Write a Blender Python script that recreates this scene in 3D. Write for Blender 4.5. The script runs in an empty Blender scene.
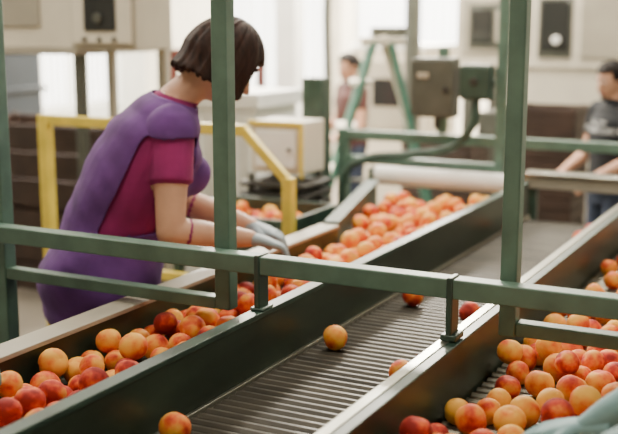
import bpy, bmesh, math, random
import numpy as np
from mathutils import Vector, Matrix
from mathutils.bvhtree import BVHTree
random.seed(7); np.random.seed(7)
V=Vector
scene=bpy.context.scene
COL=scene.collection

# ------------------------------------------------------------ materials
def s2l(c):
    return tuple(((x/255)/12.92 if x/255<=0.04045 else ((x/255+0.055)/1.055)**2.4) for x in c)+(1,)
def mat(name,rgb,rough=.5,metal=0,var=.12,scale=8,bump=0.0,stretch=(1,1,1),emit=0,trans=0,rgb2=None,detail=4):
    m=bpy.data.materials.new(name); m.use_nodes=True
    nt=m.node_tree; N=nt.nodes; L=nt.links
    b=N['Principled BSDF']
    tc=N.new('ShaderNodeTexCoord'); mp=N.new('ShaderNodeMapping'); mp.inputs['Scale'].default_value=stretch
    no=N.new('ShaderNodeTexNoise'); no.inputs['Scale'].default_value=scale; no.inputs['Detail'].default_value=detail
    L.new(tc.outputs['Object'],mp.inputs['Vector']); L.new(mp.outputs[0],no.inputs['Vector'])
    cr=N.new('ShaderNodeValToRGB'); c=s2l(rgb)
    cr.color_ramp.elements[0].position=.3; cr.color_ramp.elements[1].position=.7
    if rgb2: a=c; d=s2l(rgb2)
    else:
        a=tuple(x*(1-var*1.6) for x in c[:3])+(1,); d=tuple(min(1,x*(1+var)) for x in c[:3])+(1,)
    cr.color_ramp.elements[0].color=a; cr.color_ramp.elements[1].color=d
    L.new(no.outputs['Fac'],cr.inputs[0]); L.new(cr.outputs[0],b.inputs['Base Color'])
    b.inputs['Roughness'].default_value=rough; b.inputs['Metallic'].default_value=metal
    if bump:
        bp=N.new('ShaderNodeBump'); bp.inputs['Strength'].default_value=bump; bp.inputs['Distance'].default_value=.01
        L.new(no.outputs['Fac'],bp.inputs['Height']); L.new(bp.outputs[0],b.inputs['Normal'])
    if emit:
        b.inputs['Emission Color'].default_value=c; b.inputs['Emission Strength'].default_value=emit
    if trans: b.inputs['Transmission Weight'].default_value=trans
    return m
M={}
M['frame']=mat('green_paint',(88,116,102),.45,0,.14,14)
M['frame_d']=mat('dark_green_paint',(50,72,62),.4,0,.25,10)
M['panel']=mat('worn_green_panel',(52,66,54),.36,.15,.35,6,.05,(1,.3,1))
M['steel']=mat('brushed_steel',(176,176,166),.3,.9,.1,30,0,(1,.1,1))
M['roller']=mat('roller_steel',(70,65,55),.5,.25,.3,20,0,(.3,1,1))
M['rod']=mat('roller_rod_steel',(140,136,124),.4,.7,.2,20,0,(.3,1,1))
M['dark']=mat('dark_rubber',(46,43,38),.6,0,.2,10)
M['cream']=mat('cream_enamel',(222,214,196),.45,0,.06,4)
M['cream_d']=mat('dark_cream_enamel',(168,161,145),.5,0,.08,4)  # darker cream of its own, for trims, rail caps and inset panels
M['glass_d']=mat('dark_glass',(38,40,40),.12,0,.1,4)
M['yellow']=mat('yellow_paint',(232,206,78),.45,0,.1,12)
M['white']=mat('white_plastic',(242,242,238),.5,0,.04,5)
M['grey']=mat('grey_enamel',(82,84,76),.5,.1,.12,10)
M['red']=mat('maroon_paint',(110,48,40),.5,0,.15,8)
M['brownbox']=mat('brown_crate_plastic',(64,46,38),.6,0,.2,8)
M['blue']=mat('blue_grey_plastic',(38,48,58),.5,0,.1,6)
M['teal']=mat('teal_ladder_fibreglass',(66,118,102),.45,0,.1,10)
M['concrete']=mat('concrete_floor',(98,90,78),.7,0,.2,1.6,.1)
M['ceil']=mat('ceiling_paint',(164,160,148),.8,0,.06,2)
M['curtain']=mat('pvc_strip',(242,243,240),.6,0,.03,6,trans=.75)
M['blind']=mat('blind_slat',(230,232,230),.6,0,.05,6,trans=.35)
M['skin']=mat('skin',(208,158,130),.5,0,.07,14)
M['lip']=mat('lips',(164,88,80),.45,0,.05,20)
M['eyew']=mat('eye_white',(230,226,220),.25,0,.02,20)
M['iris']=mat('iris',(50,34,24),.2,0,.1,40)
M['glove']=mat('glove_nitrile',(150,164,172),.6,0,.1,20,.1)
M['glove2']=mat('glove_blue',(118,156,160),.6,0,.1,20,.1)
M['purple']=mat('purple_apron',(98,54,124),.85,0,.22,7,.5)
M['magenta']=mat('magenta_tshirt',(146,34,100),.85,0,.16,9,.4)
M['navy']=mat('navy_tshirt',(18,21,28),.85,0,.2,9,.3)
M['maroonshirt']=mat('red_tshirt',(78,42,38),.8,0,.2,9,.3)
M['greyshirt']=mat('grey_tshirt',(120,120,124),.8,0,.15,9,.3)
M['jeans']=mat('jeans',(48,58,80),.8,0,.2,14,.3)
M['shoe']=mat('shoe',(40,38,38),.6,0,.2,14)
M['print']=mat('shirt_print',(215,215,215),.7,0,.03,14)
M['lamp']=mat('lamp_tube',(255,250,235),.4,0,.01,4,emit=6)
def hairmat(name,rgb):
    m=mat(name,rgb,.62,0,.45,60,.35,(1,1,.08),detail=6); m.node_tree.nodes['Principled BSDF'].inputs['Specular IOR Level'].default_value=.2
    return m
M['hair']=hairmat('brown_hair',(50,30,24)); M['hair_b']=hairmat('black_hair',(30,24,22))

def wallmat(name,rgb,scale=14,axis='X'):
    m=mat(name,rgb,.6,0,.05,2); nt=m.node_tree;N=nt.nodes;L=nt.links
    w=N.new('ShaderNodeTexWave'); w.bands_direction=axis; w.inputs['Scale'].default_value=scale
    tc=[n for n in N if n.type=='TEX_COORD'][0]; L.new(tc.outputs['Object'],w.inputs['Vector'])
    bp=N.new('ShaderNodeBump'); bp.inputs['Strength'].default_value=.6; bp.inputs['Distance'].default_value=.03
    L.new(w.outputs['Fac'],bp.inputs['Height']); L.new(bp.outputs[0],N['Principled BSDF'].inputs['Normal'])
    return m
M['wallB']=wallmat('corrugated_wall_back',(228,221,206),3,'X')
M['wallL']=wallmat('corrugated_wall_left',(186,187,182),3,'Y')

def peachmat():
    m=bpy.data.materials.new('peach_skin'); m.use_nodes=True
    nt=m.node_tree;N=nt.nodes;L=nt.links;b=N['Principled BSDF']
    at=N.new('ShaderNodeAttribute'); at.attribute_name='pl'
    rn=N.new('ShaderNodeAttribute'); rn.attribute_name='rnd'
    no=N.new('ShaderNodeTexNoise'); no.inputs['Scale'].default_value=.8; no.inputs['Detail'].default_value=3
    L.new(at.outputs['Vector'],no.inputs['Vector'])
    ml=N.new('ShaderNodeMath'); ml.operation='MULTIPLY_ADD'; ml.inputs[1].default_value=1.45; ml.inputs[2].default_value=-.24
    L.new(no.outputs['Fac'],ml.inputs[0])
    a=N.new('ShaderNodeMath'); a.operation='MULTIPLY_ADD'; a.inputs[1].default_value=.50; 
    L.new(rn.outputs['Fac'],a.inputs[0]); L.new(ml.outputs[0],a.inputs[2])
    cr=N.new('ShaderNodeValToRGB'); e=cr.color_ramp.elements
    e[0].position=.42; e[0].color=s2l((236,176,72))
    e[1].position=1.0; e[1].color=s2l((140,34,28))
    for p,c in ((.62,(232,144,56)),(.75,(220,98,44)),(.88,(188,56,38))):
        x=e.new(p); x.color=s2l(c)
    L.new(a.outputs[0],cr.inputs[0]); L.new(cr.outputs[0],b.inputs['Base Color'])
    n2=N.new('ShaderNodeTexNoise'); n2.inputs['Scale'].default_value=14; L.new(at.outputs['Vector'],n2.inputs['Vector'])
    bp=N.new('ShaderNodeBump'); bp.inputs['Strength'].default_value=.12; bp.inputs['Distance'].default_value=.002
    L.new(n2.outputs['Fac'],bp.inputs['Height']); L.new(bp.outputs[0],b.inputs['Normal'])
    b.inputs['Roughness'].default_value=.65
    b.inputs['Specular IOR Level'].default_value=.22
    b.inputs['Sheen Weight'].default_value=.06
    b.inputs['Sheen Roughness'].default_value=.4
    b.inputs['Sheen Tint'].default_value=(1,.8,.6,1)
    return m
M['peach']=peachmat()

# ------------------------------------------------------------ mesh builder
class MB:
    def __init__(s): s.v=[];s.f=[];s.m=[];s.mats=[]
    def mi(s,k):
        if k not in s.mats: s.mats.append(k)
        return s.mats.index(k)
    def add(s,vs,fs,k):
        o=len(s.v); s.v+= [tuple(x) for x in vs]; i=s.mi(k)
        for f in fs: s.f.append([o+q for q in f]); s.m.append(i)
    def box(s,x0,x1,y0,y1,z0,z1,k,R=None,c=None):
        vs=[V((x,y,z)) for x in (x0,x1) for y in (y0,y1) for z in (z0,z1)]
        if R is not None:
            c=V(c) if c is not None else V(((x0+x1)/2,(y0+y1)/2,(z0+z1)/2)); vs=[R@(p-c)+c for p in vs]
        s.add(vs,[(0,1,3,2),(4,6,7,5),(0,4,5,1),(2,3,7,6),(0,2,6,4),(1,5,7,3)],k)
    def beam(s,p,q,w,h,k):
        p=V(p);q=V(q);d=(q-p).normalized(); up=V((0,0,1)) if abs(d.z)<.95 else V((0,1,0))
        a=d.cross(up).normalized()*w/2; b=a.cross(d).normalized()*h/2
        vs=[x+i*a+j*b for x in (p,q) for i,j in ((-1,-1),(1,-1),(1,1),(-1,1))]
        s.add(vs,[(0,3,2,1),(4,5,6,7),(0,1,5,4),(1,2,6,5),(2,3,7,6),(3,0,4,7)],k)
    def cyl(s,p,q,r,k,n=12,r2=None):
        p=V(p);q=V(q);d=(q-p).normalized(); up=V((0,0,1)) if abs(d.z)<.9 else V((0,1,0))
        a=d.cross(up).normalized(); b=a.cross(d).normalized(); r2=r if r2 is None else r2
        vs=[];
        for c,rr in ((p,r),(q,r2)):
            for i in range(n):
                t=2*math.pi*i/n; vs.append(c+(a*math.cos(t)+b*math.sin(t))*rr)
        fs=[(i,(i+1)%n,n+(i+1)%n,n+i) for i in range(n)]+[tuple(range(n))[::-1],tuple(range(n,2*n))]
        s.add(vs,fs,k)
    def tube(s,pts,r,k,n=10):
        pts=[V(p) for p in pts]
        P=[]
        for i in range(len(pts)-1):
            p0=pts[max(i-1,0)];p1=pts[i];p2=pts[i+1];p3=pts[min(i+2,len(pts)-1)]
            for j in range(6):
                t=j/6; P.append(.5*((2*p1)+(p2-p0)*t+(2*p0-5*p1+4*p2-p3)*t*t+(3*p1-p0-3*p2+p3)*t**3))
        P.append(pts[-1]); vs=[];fs=[]
        ref=V((.13,.3,.94)).normalized()
        for i,p in enumerate(P):
            d=(P[min(i+1,len(P)-1)]-P[max(i-1,0)]).normalized()
            a=d.cross(ref).normalized(); b=d.cross(a)
            for j in range(n):
                t=2*math.pi*j/n; vs.append(p+(a*math.cos(t)+b*math.sin(t))*r)
        for i in range(len(P)-1):
            for j in range(n): fs.append((i*n+j,i*n+(j+1)%n,(i+1)*n+(j+1)%n,(i+1)*n+j))
        fs+=[tuple(range(n)),tuple(range((len(P)-1)*n,len(P)*n))]
        s.add(vs,fs,k)
    def done(s,name,loc=(0,0,0),rz=0,bevel=.004,smooth=True,parent=None):
        me=bpy.data.meshes.new(name); me.from_pydata(s.v,[],s.f)
        for k in s.mats: me.materials.append(M[k])
        me.polygons.foreach_set('material_index',s.m)
        bm=bmesh.new(); bm.from_mesh(me); bmesh.ops.recalc_face_normals(bm,faces=bm.faces); bm.to_mesh(me); bm.free()
        o=bpy.data.objects.new(name,me); COL.objects.link(o); o.location=loc; o.rotation_euler=(0,0,rz)
        if smooth:
            for p in me.polygons: p.use_smooth=len(p.vertices)==4
            try: me.set_sharp_from_angle(angle=math.radians(35))
            except Exception: pass
        if bevel:
            b=o.modifiers.new('bevel','BEVEL'); b.width=bevel; b.segments=2; b.limit_method='ANGLE'; b.angle_limit=math.radians(50)
        if parent: o.parent=parent
        return o

# ------------------------------------------------------------ room
def simple(name,boxes,k,bevel=0):
    b=MB()
    for x in boxes: b.box(*x,k)
    return b.done(name,bevel=bevel)
X0,X1,Y0,Y1,H=-8.0,3.2,-2.0,11.0,4.2
simple('floor',[(X0-.2,X1+.2,Y0-.2,Y1+.2,-.1,0)],'concrete')
simple('ceiling',[(X0-.2,X1+.2,Y0-.2,Y1+.2,H,H+.1)],'ceil')
DX0,DX1=-6.85,-5.35; WX0,WX1=-5.1,-3.7
simple('wall_back',[(X0,DX0,Y1,Y1+.2,0,H),(DX0,DX1,Y1,Y1+.2,3.1,H),(DX1,WX0,Y1,Y1+.2,0,H),(WX0,WX1,Y1,Y1+.2,0,1.2),(WX0,WX1,Y1,Y1+.2,3.0,H),(WX1,X1,Y1,Y1+.2,0,H)],'wallB')
LY0,LY1=8.6,10.5
simple('wall_left',[(X0-.2,X0,Y0,LY0,0,H),(X0-.2,X0,LY0,LY1,0,.75),(X0-.2,X0,LY0,LY1,2.8,H),(X0-.2,X0,LY1,Y1+.2,0,H)],'wallL')
simple('wall_right',[(X1,X1+.2,Y0,Y1+.2,0,H)],'wallL')
simple('wall_front',[(X0,X1,Y0-.2,Y0,0,H)],'wallB')
simple('baseboard_back',[(X0,DX0-.09,Y1-.03,Y1-.001,0,.15),(DX1+.09,X1,Y1-.03,Y1-.001,0,.15)],'grey')
b=MB()
for x in (DX0,DX1): b.box(x-.08,x+.0 if x==DX0 else x+.08,Y1-.05,Y1-.001,0,3.18,'cream_d')
b.box(DX0-.08,DX1+.08,Y1-.05,Y1-.001,3.1,3.2,'cream_d')
n=9
for i in range(n):
    x=DX0+.02+i*(DX1-DX0-.04)/n; b.box(x,x+(DX1-DX0)/n*.93,Y1-.02+.01*(i%2),Y1-.015+.01*(i%2),.05,3.1,'curtain')
b.done('door_1')
def window(name,x0,x1,z0,z1):
    b=MB(); y=Y1+.05
    for a in (x0,(x0+x1)/2-.02,x1-.05): b.box(a,a+.05,y,y+.06,z0,z1,'white')
    for z in (z0,(z0+z1)/2-.02,z1-.05): b.box(x0+.05,x1-.05,y+.005,y+.055,z,z+.05,'white')
    k=int((x1-x0)/.1)
    for i in range(k):
        x=x0+.03+i*.1; b.box(x,x+.055,Y1+.01,Y1+.016,z0+.02,z1-.02,'blind')
    b.done(name)
window('window_1',WX0,WX1,1.2,3.0)
b=MB()
for a in (LY0,(LY0+LY1)/2,LY1-.06): b.box(X0-.1,X0-.04,a,a+.06,.75,2.8,'white')
for z in (.75,2.74): b.box(X0-.095,X0-.045,LY0+.06,LY1-.06,z,z+.06,'white')
for i in range(18):
    y=LY0+.05+i*.102; b.box(X0-.03,X0-.022,y,y+.07,.78,2.78,'blind')
b.done('window_2')

# ------------------------------------------------------------ conveyors
ZB=.85; YA,YB=1.0,4.7
def rollers(b,x0,x1,y0,y1,z,r=.019,pitch=.05,k='roller'):
    y=y0
    while y<y1:
        b.cyl((x0,y,z-r),(x1,y,z-r),r,k,10); y+=pitch
b=MB()
xl,xr=-1.335,-.80
rollers(b,xl+.03,xr-.02,YA+.02,YB,ZB,.0165,.0345)
b.box(xl,xl+.03,YA,YB+.05,.62,1.0,'panel')
b.box(xl-.004,xl+.036,YA,YB+.05,1.0,1.014,'frame_d')
b.box(xl+.03,xl+.042,YA,YB+.05,ZB-.012,ZB+.008,'steel')
b.box(xr-.02,xr+.02,YA,YB+.05,.62,.995,'panel')
b.box(xr-.026,xr+.0,YA,YB+.05,.995,1.006,'steel')
b.box(xr+.0,xr+.026,YA,YB+.05,.995,1.004,'frame_d')
b.box(xl+.03,xr-.02,YA,YB,.812,.824,'dark')
for y in (1.4,2.9,4.4):
    for x in (xl+.015,xr): b.box(x-.025,x+.025,y-.025,y+.025,0,.62,'frame_d')
    b.box(xl,xr,y-.02,y+.02,.3,.34,'frame_d')
b.done('sorting_conveyor',bevel=.002)
b=MB(); lx=-1.77
b.box(lx,xl-.006,YA,YB,.78,.795,'dark')
rollers(b,lx+.03,xl-.006,YA+.03,YB-.02,ZB,.017,.06)
b.box(lx-.03,lx+.03,YA,3.62,.66,.955,'panel')
b.box(lx-.045,lx+.035,YA,3.62,.955,.968,'cream_d')
b.beam((lx,3.62,.815),(lx-.3,YB,.815),.04,.30,'frame_d')
b.beam((lx,3.62,.972),(lx-.3,YB,.972),.06,.014,'frame_d')
b.add([(lx,3.6,.846),(lx,YB,.846),(lx-.3,YB,.846),(lx,3.6,.80),(lx,YB,.80),(lx-.3,YB,.80)],[(0,1,2),(5,4,3),(0,2,5,3),(1,4,5,2),(0,3,4,1)],'roller')
for y in (1.4,3.2): 
    b.box(lx-.025,lx+.025,y-.025,y+.025,0,.66,'frame_d')
    b.box(xl-.05,xl-.006,y-.02,y+.02,0,.78,'frame_d')
b.box(lx-.3,lx-.25,YB-.1,YB-.05,0,.66,'frame_d')
b.done('roller_conveyor',bevel=.002)
b=MB(); rx0,rx1=xr+.026,-.28
b.box(rx0,rx1,YA,YB,.78,.795,'dark')
rollers(b,rx0,rx1-.02,YA+.03,YB-.02,ZB,.014,.042,'rod')
b.box(rx1-.02,rx1+.02,YA,YB,.66,.96,'panel'); b.box(rx1-.03,rx1+.03,YA,YB,.96,.972,'cream_d')
for y in (1.4,2.9,4.4):
    b.box(rx1-.025,rx1+.025,y-.025,y+.025,0,.66,'frame_d'); b.box(rx0,rx0+.045,y-.02,y+.02,0,.78,'frame_d')
b.done('roller_conveyor',bevel=.002)
b=MB()
b.cyl((-2.1,4.82,.985),(-1.40,4.82,.985),.048,'white',24)
b.cyl((-2.14,4.82,.985),(-1.36,4.82,.985),.02,'steel',12)
for x in (-2.13,-1.37): b.box(x-.01,x+.01,4.79,4.85,0,1.02,'frame_d')
b.done('drum_roller',bevel=.003)
b=MB()
b.box(-1.34,-.1,4.78,4.86,.98,1.04,'cream_d'); b.box(-1.34,-.1,4.76,4.88,1.04,1.055,'steel')
for x in (-1.3,-.15): b.box(x-.02,x+.02,4.8,4.84,0,.98,'frame_d')
b.done('end_stop_beam',bevel=.004)

# ------------------------------------------------------------ steel frames
FY=2.34
b=MB(); t=.026
def bar(b,x0,x1,y,z,h,k='frame',d=.05): b.box(x0,x1,y-d/2,y+d/2,z-h/2,z+h/2,k)
b.box(-1.482,-1.435,FY-.022,FY+.022,.985,3.6,'frame')
b.box(-.697,-.657,FY-.020,FY+.020,1.02,3.6,'frame')
bar(b,-2.29,-.05,FY-.048,1.132,.048,'frame',.05)
bar(b,-2.225,-1.483,FY,1.0,.034,'frame',.04)
bar(b,-.656,-.05,FY,1.04,.034,'frame',.04)
b.box(-2.28,-2.225,FY-.0225,FY+t,0,3.6,'frame')
b.box(-.05,.0,FY-t-.03,FY+t,0,3.6,'frame')
bar(b,-2.28,0,FY,3.62,.05,'frame')
for x in (-1.32,-.80):
    b.box(x-.008,x+.008,FY-.078,FY-.026,1.014 if x<-1 else 1.006,1.16,'frame_d')
    b.box(x-.02,x+.02,FY-.08,FY-.02,1.0145 if x<-1 else 1.0065,1.022,'frame_d')
b.done('steel_guard_frame',bevel=.005)
BY=5.02
b=MB()
bar(b,-2.40,0,BY,1.16,.05,'frame'); bar(b,-2.35,-1.55,BY,1.03,.04,'frame'); 
b.box(-2.41,-2.355,BY-t,BY+t,0,1.19,'frame'); b.box(-1.55,-1.5,BY-t,BY+t,0,3.6,'frame'); b.box(-.02,.03,BY-t,BY+t,0,3.6,'frame')
bar(b,-1.5,0,BY,3.58,.05,'frame')
b.box(-1.855,-1.81,BY-t,BY+t,1.19,1.62,'frame')
b.done('steel_guard_frame',bevel=.005)
b=MB()
b.box(-2.53,-2.415,4.82,4.93,0,1.46,'frame_d'); b.box(-2.55,-2.41,4.80,4.96,0,.02,'frame_d')
b.done('steel_post')
b=MB()
b.box(-1.935,-1.735,4.87,4.99,1.28,1.57,'grey'); b.box(-1.945,-1.725,4.86,4.875,1.29,1.56,'grey'); b.cyl((-1.76,4.86,1.42),(-1.76,4.845,1.42),.014,'dark',12)
b.box(-1.91,-1.85,4.853,4.861,1.47,1.50,'cream_d'); b.cyl((-1.83,4.93,1.28),(-1.83,4.93,1.22),.014,'dark')
b.done('electrical_box')
b=MB()
b.box(-1.70,-1.56,4.90,4.99,1.37,1.54,'frame_d'); b.box(-1.705,-1.555,4.89,4.905,1.38,1.53,'frame_d'); b.cyl((-1.63,4.89,1.46),(-1.63,4.875,1.46),.02,'dark')
b.box(-1.57,-1.549,4.95,4.99,1.43,1.47,'frame_d')
b.done('switch_box')
b=MB()
b.tube([(-1.63,4.93,1.37),(-1.64,4.92,1.25),(-1.75,4.93,1.13),(-1.98,4.94,1.08),(-2.2,4.93,1.05),(-2.32,4.9,.95),(-2.33,4.88,.6),(-2.32,4.9,.02)],.022,'frame_d')
b.done('power_cable',bevel=0)

# ------------------------------------------------------------ peaches
def unit_peach(nu=20,nv=12):
    vs=[];fs=[]
    for j in range(nv+1):
        ph=math.pi*j/nv
        for i in range(nu):
            th=2*math.pi*i/nu
            x=math.sin(ph)*math.cos(th);y=math.sin(ph)*math.sin(th);z=math.cos(ph)
            r=1-.09*math.exp(-(min(th,2*math.pi-th)/.28)**2)*math.sin(ph)
            r-=.16*math.exp(-((ph)/.35)**2)
            r+=.03*math.exp(-((math.pi-ph)/.25)**2)
            vs.append((x*r,y*r,z*r*.95))
    for j in range(nv):
        for i in range(nu): fs.append((j*nu+i,j*nu+(i+1)%nu,(j+1)*nu+(i+1)%nu,(j+1)*nu+i))
    return np.array(vs),np.array(fs)
UP,UF=unit_peach()
def peaches(name,items,parent=None):
    n=len(items); nv=len(UP)
    P=np.zeros((n*nv,3));PL=np.zeros((n*nv,3));R=np.zeros(n*nv);F=[]
    for k,(x,y,z,r,t) in enumerate(items):
        ax=Matrix.Rotation(random.random()*6.28,3,'Z')@Matrix.Rotation(random.random()*3.14,3,'X')@Matrix.Rotation(random.random()*6.28,3,'Z')
        A=np.array(ax); P[k*nv:(k+1)*nv]=UP@A.T*r+np.array((x,y,z))
        PL[k*nv:(k+1)*nv]=UP+np.random.rand(3)*60; R[k*nv:(k+1)*nv]=t
        F.append(UF+k*nv)
    F=np.concatenate(F)
    me=bpy.data.meshes.new(name); me.from_pydata(P.tolist(),[],F.tolist())
    a=me.attributes.new('pl','FLOAT_VECTOR','POINT'); a.data.foreach_set('vector',PL.ravel())
    a=me.attributes.new('rnd','FLOAT','POINT'); a.data.foreach_set('value',R)
    me.polygons.foreach_set('use_smooth',[True]*len(me.polygons))
    me.materials.append(M['peach']); o=bpy.data.objects.new(name,me); COL.objects.link(o)
    if parent:o.parent=parent
    return o
def pile(inside,x0,x1,y0,y1,z0,density,n1=2500,n2=1500,zmax=.048,tint=lambda x,y:random.random()):
    it=[]
    def rest(x,y,r):
        z=z0+r
        for (a,b_,c,s,_) in it:
            d2=(a-x)**2+(b_-y)**2; D=(r+s)*.965
            if d2<D*D: z=max(z,c+math.sqrt(D*D-d2))
        return z
    for ps,n in ((0,n1),(1,n2)):
        for _ in range(n):
            x=random.uniform(x0,x1);y=random.uniform(y0,y1);r=random.uniform(.031,.038)
            if not inside(x,y,r) or random.random()>density(x,y,ps): continue
            z=rest(x,y,r)
            if z<=z0+r+(.001 if ps==0 else zmax): it.append((x,y,z,r,tint(x,y)))
    return it
def insL(x,y,r):
    left=lx+.035+r if y<3.62 else lx+.035+r-.3*(y-3.62)/1.08*.95
    return left<x<xl-.01-r
def denL(x,y,ps):
    if ps==0:
        return 1 if (y>3.1 or y<2.2 or x>-1.62) else .4
    return .8 if y<3.1 else 1
tL=lambda x,y: min(1,max(0,random.gauss(.56 if y<2.9 else .22,.28)))
peaches('peach_pile',pile(insL,-2.1,xl,1.2,4.62,ZB-.003,denL,7000,3500,tint=tL))
insR=lambda x,y,r: rx0+r+.004<x<rx1-.025-r
def denR(x,y,ps):
    if y<2.75 : d=.12 if (2.22<y<2.46 and x<-.52) else 1
    elif y<3.3: d=.4
    else: d=.06
    return d if ps==0 else (d*.6 if d>.2 else 0)
peaches('peach_pile',pile(insR,rx0,rx1,1.3,4.6,ZB-.003,denR,2600,1200,tint=lambda x,y:min(1,max(0,random.gauss(.42,.28)))))
zc=ZB+.0335
peaches('peach_pile',[(-1.2235,2.528,zc,.036,.3),(-1.20,3.05,zc,.035,.8),(-.973,2.943,zc,.035,.9),(-.945,2.339,zc,.034,.5),(-1.244,1.778,zc,.036,.4),(-1.24,4.26,zc,.034,.8),(-.92,4.36,zc,.036,.75),(-.93,4.2,zc,.034,.8)])

b=MB()
b.box(-2.62,-2.06,3.78,4.22,.80,.82,'dark')
for (a0,a1,c0,c1) in ((-2.64,-2.62,3.76,4.24),(-2.06,-2.04,3.76,4.24)): b.box(a0,a1,c0,c1,.78,.93,'frame_d')
for c in (3.76,4.22): b.box(-2.62,-2.06,c,c+.02,.78,.93,'frame_d')
for x in (-2.62,-2.08):
    for y in (3.78,4.2): b.box(x,x+.04,y-.02,y+.02,0,.78,'frame_d')
b.done('fruit_tray')
peaches('peach_pile',pile(lambda x,y,r:-2.61+r<x<-2.07-r and 3.79+r<y<4.21-r,-2.62,-2.06,3.78,4.22,.82,lambda x,y,p:1,500,300))

# ------------------------------------------------------------ background equipment
b=MB()
b.box(-3.20,-3.15,3.575,3.625,0,1.34,'yellow'); b.box(-1.97,-1.925,3.578,3.622,0,1.14,'yellow')
b.box(-3.15,-2.14,3.58,3.62,1.296,1.34,'yellow'); b.box(-3.15,-1.97,3.585,3.615,.66,.70,'yellow')
b.beam((-2.15,3.6,1.318),(-1.95,3.6,1.125),.035,.036,'yellow')
for x in (-3.175,-1.948): b.box(x-.06,x+.06,3.54,3.66,0,.012,'yellow')
b.done('yellow_guardrail')
b=MB()
b.box(-2.60,-2.32,4.42,4.66,1.02,1.27,'cream'); b.box(-2.61,-2.31,4.405,4.42,1.25,1.275,'yellow'); b.box(-2.33,-2.31,4.405,4.42,1.0,1.25,'yellow')
b.box(-2.57,-2.35,4.405,4.42,1.05,1.23,'white'); b.cyl((-2.38,4.405,1.14),(-2.38,4.39,1.14),.01,'dark')
for z in (.86,.91,.96): b.box(-2.62,-2.27,4.34,4.66,z,z+.02,'dark')
for x in (-2.60,-2.35):
    for y in (4.38,4.62): b.box(x,x+.03,y,y+.03,0,1.02,'grey')
b.done('feeder_cabinet')
b=MB()
b.box(-3.43,-2.88,4.95,5.42,.12,1.3,'white'); b.box(-3.46,-2.85,4.92,5.45,1.28,1.36,'white')
for i in range(5): b.box(-3.38+i*.11,-3.34+i*.11,4.93,4.95,.2,1.22,'white')
for x in (-3.41,-3.0): b.box(x,x+.1,4.97,5.40,0,.12,'white')
b.done('plastic_bin')
b=MB()
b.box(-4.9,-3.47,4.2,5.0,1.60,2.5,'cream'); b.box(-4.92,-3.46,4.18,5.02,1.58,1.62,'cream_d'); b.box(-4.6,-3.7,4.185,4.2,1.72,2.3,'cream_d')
for x in (-4.88,-3.52):
    for y in (4.22,4.94): b.box(x,x+.05,y,y+.05,0,1.58,'grey')
b.done('optical_sorter')
b=MB()
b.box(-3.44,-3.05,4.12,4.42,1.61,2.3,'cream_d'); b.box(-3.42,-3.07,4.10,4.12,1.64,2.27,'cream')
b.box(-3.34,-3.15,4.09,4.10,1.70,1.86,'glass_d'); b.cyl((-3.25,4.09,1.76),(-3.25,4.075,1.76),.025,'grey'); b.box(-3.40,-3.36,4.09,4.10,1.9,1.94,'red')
for i in range(3): b.cyl((-3.34+i*.09,4.10,1.66),(-3.34+i*.09,4.085,1.66),.012,'dark')
b.box(-3.42,-3.38,4.36,4.40,0,1.61,'cream_d'); b.box(-3.09,-3.05,4.36,4.40,0,1.61,'cream_d')
b.box(-3.44,-3.05,4.32,4.42,0,.02,'grey')
b.done('control_cabinet')
def crate(b,x0,x1,y0,y1,z0,h,k='wood'):
    for i in range(3):
        z=z0+.02+i*(h-.02)/3; hh=(h-.02)/3*.9
        b.box(x0,x1,y0,y0+.015,z,z+hh,k);b.box(x0,x1,y1-.015,y1,z,z+hh,k)
        b.box(x0,x0+.015,y0+.015,y1-.015,z,z+hh,k);b.box(x1-.015,x1,y0+.015,y1-.015,z,z+hh,k)
    b.box(x0,x1,y0,y1,z0,z0+.02,k)
    for x in (x0+.015,x1-.045):
        for y in (y0+.015,y1-.045): b.box(x,x+.03,y,y+.03,z0+.02,z0+h,k)
b=MB()
for z in (0,.56): crate(b,-5.35,-4.0,5.15,5.75,z,.55,'brownbox')
b.done('wooden_bin',bevel=.002)
b=MB()
for x in (-4.42,-3.92):
    for y in (6.35,6.75): b.box(x,x+.05,y,y+.05,0,1.55,'red')
for z in (.3,.8,1.2,1.5): b.box(-4.42,-3.87,6.35,6.80,z,z+.05,'red')
b.box(-4.35,-4.0,6.40,6.7,.85,1.12,'red'); b.box(-4.35,-3.98,6.40,6.7,1.25,1.42,'brownbox')
b.done('storage_rack')
b=MB()
for i in range(5):
    z=i*.31; b.box(-6.45,-5.75,5.9,6.5,z,z+.27,'blue'); b.box(-6.48,-5.72,5.87,6.53,z+.27,z+.31,'blue')
b.done('stacked_tote_bins')
b=MB()
b.box(-4.36,-4.18,7.84,8.02,0,H,'white'); b.box(-4.40,-4.14,7.8,8.06,0,.05,'grey'); b.box(-4.375,-4.365,7.86,8.0,.05,H,'grey')
b.done('steel_column')
b=MB()
b.cyl((-2.95,7.4,0),(-2.95,7.4,H),.06,'grey',16); b.cyl((-2.95,7.4,0),(-2.95,7.4,.03),.1,'grey',16)
b.done('steel_column')
b=MB()
b.tube([(-3.75,7.6,0),(-3.75,7.6,1.2),(-3.75,7.6,2.0),(-3.6,7.6,2.5),(-3.4,7.6,2.8),(-3.2,7.6,3.4),(-3.1,7.6,4.19)],.035,'grey')
b.done('conduit_pipe',bevel=0)
b=MB()
b.box(-4.0,-3.3,8.6,9.4,0,1.5,'cream'); b.box(-3.95,-3.35,8.585,8.6,.8,1.4,'cream_d'); b.box(-3.8,-3.5,8.58,8.59,1.0,1.25,'glass_d'); b.box(-4.02,-3.28,8.58,9.42,1.5,1.54,'white')
b.done('packing_machine')
b=MB()
zt=1.62
for y in (-.24,.24):
    b.beam((-.05,y*.7,zt),(-.54,y,0),.035,.085,'teal'); b.beam((.05,y*.7,zt),(.46,y,0),.035,.075,'teal')
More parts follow.
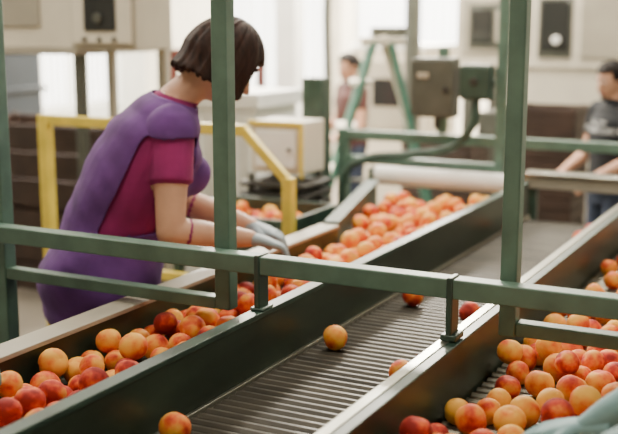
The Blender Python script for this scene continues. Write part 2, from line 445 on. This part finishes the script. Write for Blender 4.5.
for i in range(5):
    z=.28+i*.27; f=1-z/zt; b.box(-.05-.49*f-.06,-.05-.49*f+.06,-.24*(.7+.3*f)+.02,.24*(.7+.3*f)-.02,z,z+.03,'cream')
for z in (.4,1.0):
    f=1-z/zt; b.box(.05+.41*f-.012,.05+.41*f+.012,-.2,.2,z,z+.03,'teal')
b.box(-.13,.13,-.2,.2,zt-.02,zt+.03,'cream'); b.beam((-.26,-.215,.8),(.25,-.215,.8),.008,.02,'steel')
b.beam((.0,-.1,zt+.04),(.20,-.12,1.05),.02,.05,'cream')
b.box(-.06,.14,-.10,.10,zt+.03,zt+.09,'grey')
b.done('stepladder',(-2.6,6.0,0),math.radians(27))
b=MB()
b.box(-2.54,-1.2,7.2,8.0,1.43,2.6,'cream'); b.box(-2.05,-1.2,7.22,8.0,0,1.43,'cream')
b.box(-2.50,-2.02,7.185,7.2,1.52,1.90,'cream_d'); 
b.box(-2.44,-2.08,7.175,7.19,1.56,1.86,'grey'); b.box(-2.42,-2.27,7.165,7.176,1.6,1.82,'glass_d'); b.box(-2.25,-2.1,7.165,7.176,1.6,1.82,'cream_d')
b.box(-1.95,-1.72,7.185,7.2,1.50,1.9,'grey'); b.box(-1.93,-1.74,7.175,7.186,1.55,1.88,'glass_d'); b.cyl((-1.82,7.175,1.62),(-1.82,7.15,1.62),.03,'white')
b.box(-1.66,-1.25,7.185,7.2,1.5,2.3,'cream_d')
b.box(-2.5,-2.44,7.25,7.31,0,1.43,'grey'); b.box(-2.5,-2.44,7.85,7.91,0,1.43,'grey')
b.box(-2.4,-2.1,7.3,7.9,.5,1.1,'grey')
b.done('grading_machine')
b=MB()
for i in range(5): crate(b,-1.92,-1.50,6.45,6.85,i*.245,.24,'brownbox')
b.done('fruit_crate_stack',bevel=.002)
b=MB()
for i in range(4): crate(b,-2.66,-2.18,6.5,6.9,i*.245,.24,'brownbox')
b.done('fruit_crate_stack',bevel=.002)
def fixture(x,y,e,l=1.6,z=3.9,col=(1,.92,.78)):
    b=MB(); b.box(-.12,.12,-l/2,l/2,.03,.1,'white')
    for a in (-.05,.05): b.cyl((a,-l/2+.03,.015),(a,l/2-.03,.015),.016,'lamp',10)
    for q in (-l/3,l/3): b.cyl((0,q,.1),(0,q,H-z),.006,'grey',6)
    b.done('fluorescent_light',(x,y,z))
    ld=bpy.data.lights.new('tube_light','AREA'); ld.shape='RECTANGLE'; ld.size=.5; ld.size_y=l; ld.energy=e; ld.color=col
    lo=bpy.data.objects.new('tube_light',ld); lo.location=(x,y,z-.02); COL.objects.link(lo)
fixture(-1.1,1.2,42); fixture(-1.5,4.2,68); fixture(.9,2.8,50)
fixture(-3.6,2.6,78); fixture(-3.8,6.2,260); fixture(-1.6,6.8,210); fixture(-5.8,8.6,1250); fixture(-3.4,9.4,1150); fixture(-6.4,5.0,220)  # strongest back lamps added to overbrighten the background, standing in for haze

# ------------------------------------------------------------ people
def limb(b,pts,radii,n=18,flat=None,sub=5):
    """smooth tapering closed tube with rounded ends"""
    pts=[V(p) for p in pts]; P=[];R=[]
    for i in range(len(pts)-1):
        p0=pts[max(i-1,0)];p1=pts[i];p2=pts[i+1];p3=pts[min(i+2,len(pts)-1)]
        for j in range(sub):
            t=j/sub; P.append(.5*((2*p1)+(p2-p0)*t+(2*p0-5*p1+4*p2-p3)*t*t+(3*p1-p0-3*p2+p3)*t**3)); tt=t*t*(3-2*t); R.append(radii[i]*(1-tt)+radii[i+1]*tt)
    P.append(pts[-1]);R.append(radii[-1])
    d0=(P[0]-P[1]).normalized(); d1=(P[-1]-P[-2]).normalized()
    hp=[];hr=[]
    for a in (75,50,25): hp.append(P[0]+d0*R[0]*math.sin(math.radians(a))); hr.append(R[0]*math.cos(math.radians(a)))
    tp=[];tr=[]
    k2=.12 if flat else 1.0
    for a in (25,50,75): tp.append(P[-1]+d1*R[-1]*k2*math.sin(math.radians(a))); tr.append(R[-1]*math.cos(math.radians(a)))
    P=hp+P+tp;R=hr+R+tr
    vs=[];fs=[];a=None
    for i,p in enumerate(P):
        d=(P[min(i+1,len(P)-1)]-P[max(i-1,0)]).normalized()
        if a is None: a=d.orthogonal().normalized()
        a=(a-d*a.dot(d)).normalized(); c=d.cross(a)
        for j in range(n):
            t=2*math.pi*j/n; vs.append(p+(a*math.cos(t)+c*math.sin(t))*R[i])
    L_=len(P)
    for i in range(L_-1):
        for j in range(n): fs.append((i*n+j,i*n+(j+1)%n,(i+1)*n+(j+1)%n,(i+1)*n+j))
    fs+=[tuple(range(n))[::-1],tuple(range((L_-1)*n,L_*n))]
    b.add(vs,fs,'skin')
def loft(b,rings,n=28,k='skin'):
    vs=[];fs=[]
    for c,a,e in rings:
        for j in range(n):
            t=2*math.pi*j/n; ct,st=math.cos(t),math.sin(t)
            ct=math.copysign(abs(ct)**.88,ct); st=math.copysign(abs(st)**.88,st)
            vs.append(V(c)+V(a)*ct+V(e)*st)
    L_=len(rings)
    for i in range(L_-1):
        for j in range(n): fs.append((i*n+j,i*n+(j+1)%n,(i+1)*n+(j+1)%n,(i+1)*n+j))
    fs+=[tuple(range(n))[::-1],tuple(range((L_-1)*n,L_*n))]
    b.add(vs,fs,k)
def remeshed(b,name,vox,smooth=2):
    o=b.done(name,bevel=0,smooth=False)
    m=o.modifiers.new('r','REMESH'); m.mode='VOXEL'; m.voxel_size=vox
    if smooth: s=o.modifiers.new('s','SMOOTH'); s.factor=.5; s.iterations=smooth
    dg=bpy.context.evaluated_depsgraph_get(); dg.update()
    me=bpy.data.meshes.new_from_object(o.evaluated_get(dg)); me.name=name
    old=o.data; o.modifiers.clear(); o.data=me; bpy.data.meshes.remove(old)
    me.polygons.foreach_set('use_smooth',[True]*len(me.polygons))
    me.materials.clear()
    return o
def hand(name,wrist,d,nrm,thumb_side,k,parent,curl=.5,s=1.0):
    """wrist pos, d finger direction, nrm palm-down normal, thumb_side unit vec"""
    d=V(d).normalized(); nrm=V(nrm); nrm=(nrm-d*nrm.dot(d)).normalized(); sd=V(thumb_side); sd=(sd-d*sd.dot(d)-nrm*sd.dot(nrm)).normalized()
    w=V(wrist); b=MB(); S=s
    loft(b,[(w-d*.055*S,sd*.034*S,nrm*.029*S),(w-d*.02*S,sd*.030*S,nrm*.025*S),(w,sd*.029*S,nrm*.021*S),(w+d*.03*S,sd*.038*S,nrm*.019*S),(w+d*.065*S+nrm*.003,sd*.043*S,nrm*.017*S),(w+d*.088*S+nrm*.006,sd*.040*S,nrm*.013*S)])
    for i,(off,ln) in enumerate(((.031,.072),(.0105,.082),(-.0105,.076),(-.031,.060))):
        p0=w+d*(.078)*S+sd*off*S+nrm*.003; spread=sd*off*.35
        c1=curl*(.55+.1*i); c2=c1+curl*.9; c3=c2+curl*.6
        def dr(c): return (d*math.cos(c)+nrm*math.sin(c)+spread*1.2).normalized()
        p1=p0+dr(c1*.6)*ln*.42*S; p2=p1+dr(c2)*ln*.33*S; p3=p2+dr(c3)*ln*.25*S
        limb(b,[p0,p1,p2,p3],[.0098*S,.0094*S,.0086*S,.0074*S],12,sub=4)
    q0=w+d*.022*S+sd*.022*S; q1=q0+(d*.6+sd*.75+nrm*.25).normalized()*.034*S; q2=q1+(d*.85+sd*.35+nrm*.4).normalized()*.030*S; q3=q2+(d*.9+sd*.0+nrm*.5).normalized()*.022*S
    limb(b,[q0,q1,q2,q3],[.015*S,.0125*S,.0108*S,.009*S],12,sub=4)
    o=remeshed(b,name,.0032,2); o.data.materials.append(M[k]); o.parent=parent
    return o
def segdist(C,p,q):
    p=np.array(p);q=np.array(q);d=q-p;L2=max((d@d),1e-9); t=np.clip(((C-p)@d)/L2,0,1)
    return np.linalg.norm(C-(p+t[:,None]*d),axis=1),t
def make_worker(name,loc,rz,J,cloth,scale=1.0,apron=None,hair='hair',hairstyle='bob',vox=.007,gloves='glove',stout=1.0,print_txt=False,hs=1.0,long_gloves=False):
    root=bpy.data.objects.new(name,None); root.empty_display_size=.2; COL.objects.link(root)
    b=MB(); al=J.get('alpha',0); fw=V((math.cos(al),math.sin(al),0)); lf=V((-math.sin(al),math.cos(al),0))
    sp=[V(p) for p in J['spine']]
    dep=[x*stout for x in (.11,.135,.125,.135,.12,.085,.058)]; wid=[x*stout for x in (.13,.18,.155,.175,.18,.15,.062)]
    rings=[]
    for i,p in enumerate(sp):
        d=(sp[min(i+1,6)]-sp[max(i-1,0)]).normalized(); a=(fw-d*fw.dot(d)).normalized(); rings.append((p,a*dep[i],lf*wid[i]))
    R2=[]
    for i in range(6):
        for j in range(4):
            t=j/4; s_=t*t*(3-2*t)
            R2.append(tuple(rings[i][k].lerp(rings[i+1][k],t if k==0 else s_) for k in range(3)))
    R2.append(rings[6]); loft(b,R2)
    hc=V(J['head']); nb=sp[6]
    limb(b,[sp[5].lerp(nb,.4),nb,nb.lerp(hc,.6)],[.07,.058,.052])
    ch=sp[3]+(sp[4]-sp[3])*.3
    if J.get('bust'): 
        for s_ in (-1,1): c=ch+fw*.085*stout+lf*.075*s_-V((0,0,.02)); limb(b,[c,c+fw*.03],[.066,.058])
    shl=[V(J['rsh']),V(J['lsh'])]; elb=[V(J['rel']),V(J['lel'])]; wr=[V(J['rwr']),V(J['lwr'])]
    SL=.52
    for s_,e,w in zip(shl,elb,wr):
        inn=sp[5].lerp(s_,.45)-V((0,0,.015))
        limb(b,[inn,s_,s_.lerp(e,.5),e],[.066,.060,.050,.043])
        limb(b,[e,e.lerp(w,.3),e.lerp(w,.7),w],[.043,.045,.036,.028])
        limb(b,[s_.lerp(e,-.02),s_.lerp(e,.3),s_.lerp(e,SL-.02)],[.068,.066,.066],flat=True)
    hip=sp[1]
    legs=[]
    for s_,kn,an in ((-1,J.get('rkn'),J.get('ran')),(1,J.get('lkn'),J.get('lan'))):
        h=hip+lf*.09*s_-V((0,0,.03)); k_=V(kn) if kn else V((h.x+.02,h.y,.49)); a_=V(an) if an else V((h.x-.02,h.y,.08))
        limb(b,[h,h.lerp(k_,.5),k_,k_.lerp(a_,.35),a_],[.098,.086,.063,.062,.048]); legs.append((h,k_,a_))
        limb(b,[a_-V((.03,0,.035)),a_+fw*.06-V((0,0,.042)),a_+fw*.16-V((0,0,.05))],[.036,.038,.030])
    Hm=Matrix.Translation(hc)@Matrix.Rotation(J.get('hyaw',al),4,'Z')@Matrix.Rotation(J.get('hpitch',0),4,'Y')@Matrix.Rotation(J.get('hroll',0),4,'X')@Matrix.Scale(hs,4)
    vs=[];fs=[];nu,nv=32,22
    def headp(x,y,z):
        px,py,pz=x*.098,y*.077,z*.118
        if z<0:
            py*=1-.30*(-z)**1.4
            if x<0: px*=1-.5*(-z)
            else: px+=.014*(-z)**2
        if x<0: px*=1.04
        return V((px,py,pz))
    for j in range(nv+1):
        ph=math.pi*j/nv
        for i in range(nu):
            th=2*math.pi*i/nu; vs.append(Hm@headp(math.sin(ph)*math.cos(th),math.sin(ph)*math.sin(th),math.cos(ph)))
    for j in range(nv):
        for i in range(nu): fs.append((j*nu+i,j*nu+(i+1)%nu,(j+1)*nu+(i+1)%nu,(j+1)*nu+i))
    b.add(vs,fs,'skin')
    limb(b,[Hm@V(p) for p in ((.088,0,.022),(.104,0,-.008),(.112,0,-.028))],[.008,.010,.0135],12)
    for s_ in (-1,1):
        limb(b,[Hm@V((-.002,s_*.079,.018)),Hm@V((-.006,s_*.084,.0)),Hm@V((.0,s_*.078,-.026))],[.011,.012,.009],10)
        limb(b,[Hm@V((.084,s_*.015,.034)),Hm@V((.080,s_*.045,.034))],[.009,.008],10)
    limb(b,[Hm@V((.088,-.018,-.058)),Hm@V((.094,0,-.057)),Hm@V((.088,.018,-.058))],[.007,.009,.007],10)
    limb(b,[Hm@V((.080,0,-.098)),Hm@V((.086,0,-.092))],[.020,.018],12)
    body=remeshed(b,'body',vox,3); body.parent=root; me=body.data
    # cut clean edge loops where sleeves and neckline end
    bm=bmesh.new(); bm.from_mesh(me)
    ncut=nb+(hc-nb)*.10; nn_=((hc-nb).normalized()*.8+V((-.35*fw.x,-.35*fw.y,.3))).normalized()
    cuts=[(s_.lerp(e,SL+.012),(e-s_).normalized(),.10) for s_,e in zip(shl,elb)]+[(ncut,nn_,.10)]
    for p,nrm_,rad in cuts:
        fcs=[f for f in bm.faces if (f.calc_center_median()-p).length<rad]
        gs=set(fcs)
        for f in fcs: gs.update(f.edges); gs.update(f.verts)
        bmesh.ops.bisect_plane(bm,geom=list(gs),plane_co=p,plane_no=nrm_,dist=1e-5)
    bm.to_mesh(me); bm.free()
    me.polygons.foreach_set('use_smooth',[True]*len(me.polygons))
    nP=len(me.polygons); C=np.zeros(nP*3); me.polygons.foreach_get('center',C); C=C.reshape(-1,3)
    segs=[]
    for i in range(6): segs.append(('torso',sp[i],sp[i+1],.15 if i<5 else .09))
    segs.append(('head',hc-V((0,0,.02)),hc+V((0,0,.02)),.10)); segs.append(('neck',nb.lerp(hc,.08),nb.lerp(hc,.5),.062))
    for s_,e,w in zip(shl,elb,wr):
        segs.append(('sleeve',s_,e,.062)); segs.append(('arm',e,w,.04))
    for h,k_,a_ in legs:
        segs.append(('leg',h,k_,.085)); segs.append(('leg',k_,a_+V((0,0,.03)),.055)); segs.append(('foot',a_-V((0,0,.03)),a_+fw*.16-V((0,0,.05)),.04))
    D=[]
    for l,p,q,r in segs:
        d,t=segdist(C,p,q); D.append(d/r)
    D=np.array(D); am_=D.argmin(0); lab=np.array([segs[i][0] for i in am_])
    mk=['skin',cloth[0],cloth[1],'shoe',gloves]
    for k_ in mk: me.materials.append(M[k_])
    idx={'torso':1,'head':0,'neck':0,'sleeve':1,'arm':0,'leg':2,'foot':3}
    mi=np.array([idx[l] for l in lab])
    for s_,e,w in zip(shl,elb,wr):
        p=np.array(s_.lerp(e,SL+.012)); d=np.array((e-s_).normalized())
        da,_=segdist(C,s_,e)
        near=(lab=='sleeve')&(np.linalg.norm(C-p,axis=1)<.22)&(da<.060)
        mi[near&(((C-p)@d)>0)]=0
        if long_gloves:
            dd,tt=segdist(C,e,w); mi[(lab=='arm')&(dd<.07)&(tt>.12)]=4
    nd=(C-np.array(ncut))@np.array(nn_)
    nk=np.linalg.norm(C-np.array(ncut),axis=1)<.10
    mi[nk&((lab=='torso')|(lab=='neck'))&(nd>0)]=0
    mi[nk&(lab!='head')&(nd<=0)]=1
    hipd=sp[1].z; mi[(C[:,2]<hipd-.02)&(mi==1)]=2
    me.polygons.foreach_set('material_index',mi.astype(np.int32))
    if apron:
        tor=((lab=='torso')|((lab=='sleeve'))|((lab=='leg')&(C[:,2]>.62)))
        lfn=np.array(lf); fwn=np.array(fw)
        spn=np.array([list(p) for p in sp]); zx=np.interp(C[:,2],spn[:,2],spn[:,0]); zy=np.interp(C[:,2],spn[:,2],spn[:,1])
        lat=np.abs((C[:,0]-zx)*lfn[0]+(C[:,1]-zy)*lfn[1]); fx=(C[:,0]-zx)*fwn[0]+(C[:,1]-zy)*fwn[1]
        shz=max(shl[0].z,shl[1].z)
        top=shz-.012
        hole=(C[:,2]>sp[2].z+.02)&(C[:,2]<top)&(lat>.105*stout)&(fx>-.085)&(fx<.085)
        hole|=(C[:,2]<top)&(lat>.165*stout)&(C[:,2]>sp[3].z-.05)
        hole|=(lab=='sleeve')&(C[:,2]<top)
        neck=(nd>-.018)&(np.linalg.norm(C-np.array(ncut),axis=1)<.14)
        sel=np.where(tor&~hole&~neck)[0]
        bm=bmesh.new(); bm.from_mesh(me); bm.faces.ensure_lookup_table(); ss=set(sel.tolist())
        bmesh.ops.delete(bm,geom=[f for f in bm.faces if f.index not in ss],context='FACES')
        for _ in range(4):
            bmesh.ops.smooth_vert(bm,verts=bm.verts,factor=.5,use_axis_x=True,use_axis_y=True,use_axis_z=True)
        for _ in range(14):
            mv={}
            for v in bm.verts:
                be=[e for e in v.link_edges if e.is_boundary]
                if len(be)==2: mv[v]=(be[0].other_vert(v).co+be[1].other_vert(v).co)*.25+v.co*.5
            for v,c_ in mv.items(): v.co=c_
        bm.normal_update()
        for v in bm.verts:
            low=max(0,min(1,(sp[4].z-v.co.z)/.25))
            w=.009+low*(.004+.004*math.sin(v.co.z*23+v.co.y*17+v.co.x*9)+.004*math.sin(v.co.z*38-v.co.x*31))+.001*math.sin(v.co.z*60+v.co.x*70)
            fl=max(0,sp[2].z-v.co.z)*.14
            v.co+=v.normal*(w+fl)
        am=bpy.data.meshes.new('apron'); bm.to_mesh(am); bm.free(); am.materials.clear(); am.materials.append(M[apron])
        am.polygons.foreach_set('material_index',[0]*len(am.polygons))
        ao=bpy.data.objects.new('apron',am); COL.objects.link(ao); ao.parent=root
        sm=ao.modifiers.new('s','SOLIDIFY'); sm.thickness=.004; sm.offset=1
    # hair
    b=MB();vs=[];fs=[];nu,nv=96,44;keep=[]
    for j in range(nv+1):
        ph=math.pi*j/nv
        for i in range(nu):
            th=2*math.pi*i/nu; x,y,z=math.sin(ph)*math.cos(th),math.sin(ph)*math.sin(th),math.cos(ph)
            thick=(.030 if hairstyle=='bob' else .014)
            rd=math.sin(ph)**.5 if math.sin(ph)>0 else 0
            thick+=rd*(.0022*math.sin(th*17+.8*math.sin(ph*2))+.0016*math.sin(th*29+1.3)+.001*math.sin(th*43))
            if hairstyle=='bob': thick+=.010*max(0,-z+.2)*(1 if x<.4 else .4)
            p=headp(x,y,z)
            if hairstyle=='bob' and z<.1:
                q=headp(x/max(.3,math.sin(ph)),y/max(.3,math.sin(ph)),0); f_=min(1,(.1-z)*1.6); p=V((p.x*(1-f_)+q.x*f_,p.y*(1-f_)+q.y*f_,p.z))
            nn=V((x/.098,y/.077,z/.118)).normalized(); p=p+nn*thick
            vs.append(Hm@p); keep.append((x,y,z))
    lowz=-.56 if hairstyle=='bob' else -.35
    for j in range(nv):
        for i in range(nu):
            q=[j*nu+i,j*nu+(i+1)%nu,(j+1)*nu+(i+1)%nu,(j+1)*nu+i]
            x=sum(keep[k_][0] for k_ in q)/4;y=sum(keep[k_][1] for k_ in q)/4;z=sum(keep[k_][2] for k_ in q)/4
            if hairstyle=='bob':
                face=(x>.66 and z<.40) or (x>.42 and z<.22 and abs(y)<.6) ; low=z<lowz+.04*math.sin(i*1.7)
            else:
                face=(x>.35 and z<.55) ; low=(z<lowz) or (x>-.25 and z<.05)
            if not face and not low: fs.append(q)
    b.add(vs,fs,hair); ho=b.done('hair',bevel=0); ho.parent=root
    for p in ho.data.polygons: p.use_smooth=True
    sm=ho.modifiers.new('s','SOLIDIFY'); sm.thickness=.022 if hairstyle=='bob' else .012; sm.offset=-1
    ss_=ho.modifiers.new('ss','SUBSURF'); ss_.levels=1; ss_.render_levels=1
    b=MB()
    def ball(c,r,k,sc=(1,1,1),n=14):
        v_=[];f_=[]
        for j in range(n//2+1):
            ph=math.pi*j/(n//2)
            for i in range(n):
                th=2*math.pi*i/n; v_.append(Hm@(V(c)+V((math.sin(ph)*math.cos(th)*r*sc[0],math.sin(ph)*math.sin(th)*r*sc[1],math.cos(ph)*r*sc[2]))))
        for j in range(n//2):
            for i in range(n): f_.append((j*n+i,j*n+(i+1)%n,(j+1)*n+(i+1)%n,(j+1)*n+i))
        b.add(v_,f_,k)
    for s_ in (-1,1):
        ball((.0835,s_*.031,.010),.0125,'eyew',(.8,1.2,.7)); ball((.0925,s_*.031,.010),.0055,'iris',(.5,1,1))
        b.tube([Hm@V((.098,s_*.014,.034)),Hm@V((.097,s_*.032,.041)),Hm@V((.085,s_*.050,.034))],.004,hair,6)
    b.tube([Hm@V((.092,-.022,-.058)),Hm@V((.102,-.006,-.053)),Hm@V((.102,.006,-.053)),Hm@V((.092,.022,-.058))],.0045,'lip',8)
    b.tube([Hm@V((.092,-.018,-.062)),Hm@V((.101,0,-.066)),Hm@V((.092,.018,-.062))],.005,'lip',8)
    b.done('face_features',bevel=0).parent=root
    for k_,w,e,th in (('hand_right',wr[0],elb[0],1),('hand_left',wr[1],elb[1],-1)):
        d=V(J.get(k_+'_dir',tuple((w-e)))); nrm=V(J.get('palm',(0,0,-1)))
        d_=d.normalized(); n_=(nrm-d_*nrm.dot(d_)).normalized(); side=n_.cross(d_)*th*-1
        hand(k_,w,d,n_,side,gloves,root,J.get('curl',.5))
    if print_txt:
        cu=bpy.data.curves.new('t','FONT'); cu.body='VALLEY\nORCHARD CREW'; cu.size=.05; cu.align_x='CENTER'; cu.space_line=.9
        to=bpy.data.objects.new('shirt_print',cu); COL.objects.link(to)
        dg=bpy.context.evaluated_depsgraph_get(); dg.update(); tm=bpy.data.meshes.new_from_object(to.evaluated_get(dg)); bpy.data.objects.remove(to)
        bv=BVHTree.FromPolygons([v.co.copy() for v in me.vertices],[tuple(p.vertices) for p in me.polygons])
        o0=sp[3]+V((0,0,.09))
        for v in tm.vertices:
            org=o0+fw*.6+lf*v.co.x+V((0,0,v.co.y)); hit=bv.ray_cast(org,-fw)
            v.co=(hit[0]+fw*.004) if hit[0] else o0+fw*.14
        tm.materials.clear(); tm.materials.append(M['print']); po=bpy.data.objects.new('shirt_print',tm); COL.objects.link(po); po.parent=root
    root.location=loc; root.rotation_euler=(0,0,rz); root.scale=(scale,)*3
    return root

YAW=math.radians(27.3)
al=math.radians(20); cx,sx=math.cos(al),math.sin(al)
def sh(c,s,w=.175,dz=0): return (c[0]+(sx*w if s<0 else -sx*w),c[1]+(-cx*w if s<0 else cx*w),c[2]+dz)
lean=dict(alpha=al,spine=[(-.01,0,.82),(.0,0,.93),(.055,0,1.09),(.135,0,1.26),(.19,0,1.37),(.225,0,1.445),(.262,0,1.505)],
  head=(.405,.02,1.618),hpitch=math.radians(34),hyaw=math.radians(22),bust=True,
  rsh=sh((.21,0,1.42),-1,.168),lsh=sh((.21,0,1.42),1,.168),rel=(.265,-.235,1.132),rwr=(.49,-.06,1.075),lel=(.24,.22,1.15),lwr=(.48,.20,1.065),
  hand_right_dir=(.97,.25,-.22),hand_left_dir=(.97,-.15,-.25),curl=.5)
make_worker('woman_worker',(-2.115,2.62,0),YAW,lean,('magenta','jeans'),apron='purple',stout=1.16,vox=.0065,hs=1.03)
reach=dict(alpha=0,hyaw=0,spine=[(0,0,.84),(0,0,.95),(0,0,1.10),(.0,0,1.26),(.0,0,1.37),(-.005,0,1.44),(-.005,0,1.50)],head=(.02,0,1.635),hpitch=math.radians(20),
  rsh=(.0,-.18,1.42),lsh=(.0,.18,1.42),rel=(.2,-.2,1.17),lel=(.2,.2,1.17),rwr=(.41,-.185,1.0),lwr=(.41,.14,1.01),hand_right_dir=(1,-.12,-.2),hand_left_dir=(1,-.1,-.3),curl=.5)
make_worker('line_worker',(.02,1.70,0),math.radians(180),reach,('greyshirt','jeans'),apron='blue',gloves='glove2',vox=.009,long_gloves=True)
make_worker('line_worker',(-2.19,1.54,0),0,reach,('greyshirt','jeans'),apron='blue',gloves='glove2',vox=.009,long_gloves=True)
stand=dict(alpha=0,spine=[(0,0,.84),(0,0,.95),(0,0,1.10),(.0,0,1.26),(.0,0,1.37),(-.005,0,1.44),(-.005,0,1.50)],head=(.025,0,1.635),hpitch=math.radians(14),
  rsh=(0,-.18,1.425),lsh=(0,.18,1.425),rel=(.03,-.24,1.14),lel=(.03,.24,1.14),rwr=(.24,-.18,1.04),lwr=(.24,.18,1.04),curl=.6)
make_worker('boy_in_tshirt',(-1.18,6.0,0),math.radians(225),stand,('navy','jeans'),scale=.87,hair='hair_b',hairstyle='short',gloves='skin',vox=.009,print_txt=True)
make_worker('background_worker',(-3.38,7.26,0),math.radians(230),stand,('maroonshirt','jeans'),scale=.86,hair='hair_b',hairstyle='short',gloves='skin',vox=.010)

# ------------------------------------------------------------ world, daylight
w=bpy.data.worlds.new('world'); scene.world=w; w.use_nodes=True
bg=w.node_tree.nodes['Background']; bg.inputs[0].default_value=(1,.98,.95,1); bg.inputs[1].default_value=11.0
# ------------------------------------------------------------ camera
cd=bpy.data.cameras.new('camera'); cam=bpy.data.objects.new('camera',cd); COL.objects.link(cam)
cam.location=(0,0,1.75); cam.rotation_euler=(math.radians(90-10.6),0,YAW)
cd.sensor_width=36; cd.lens=61.2; cd.clip_end=100; cd.clip_start=.05
cd.dof.use_dof=True; cd.dof.focus_distance=2.6; cd.dof.aperture_fstop=2.0
scene.camera=cam
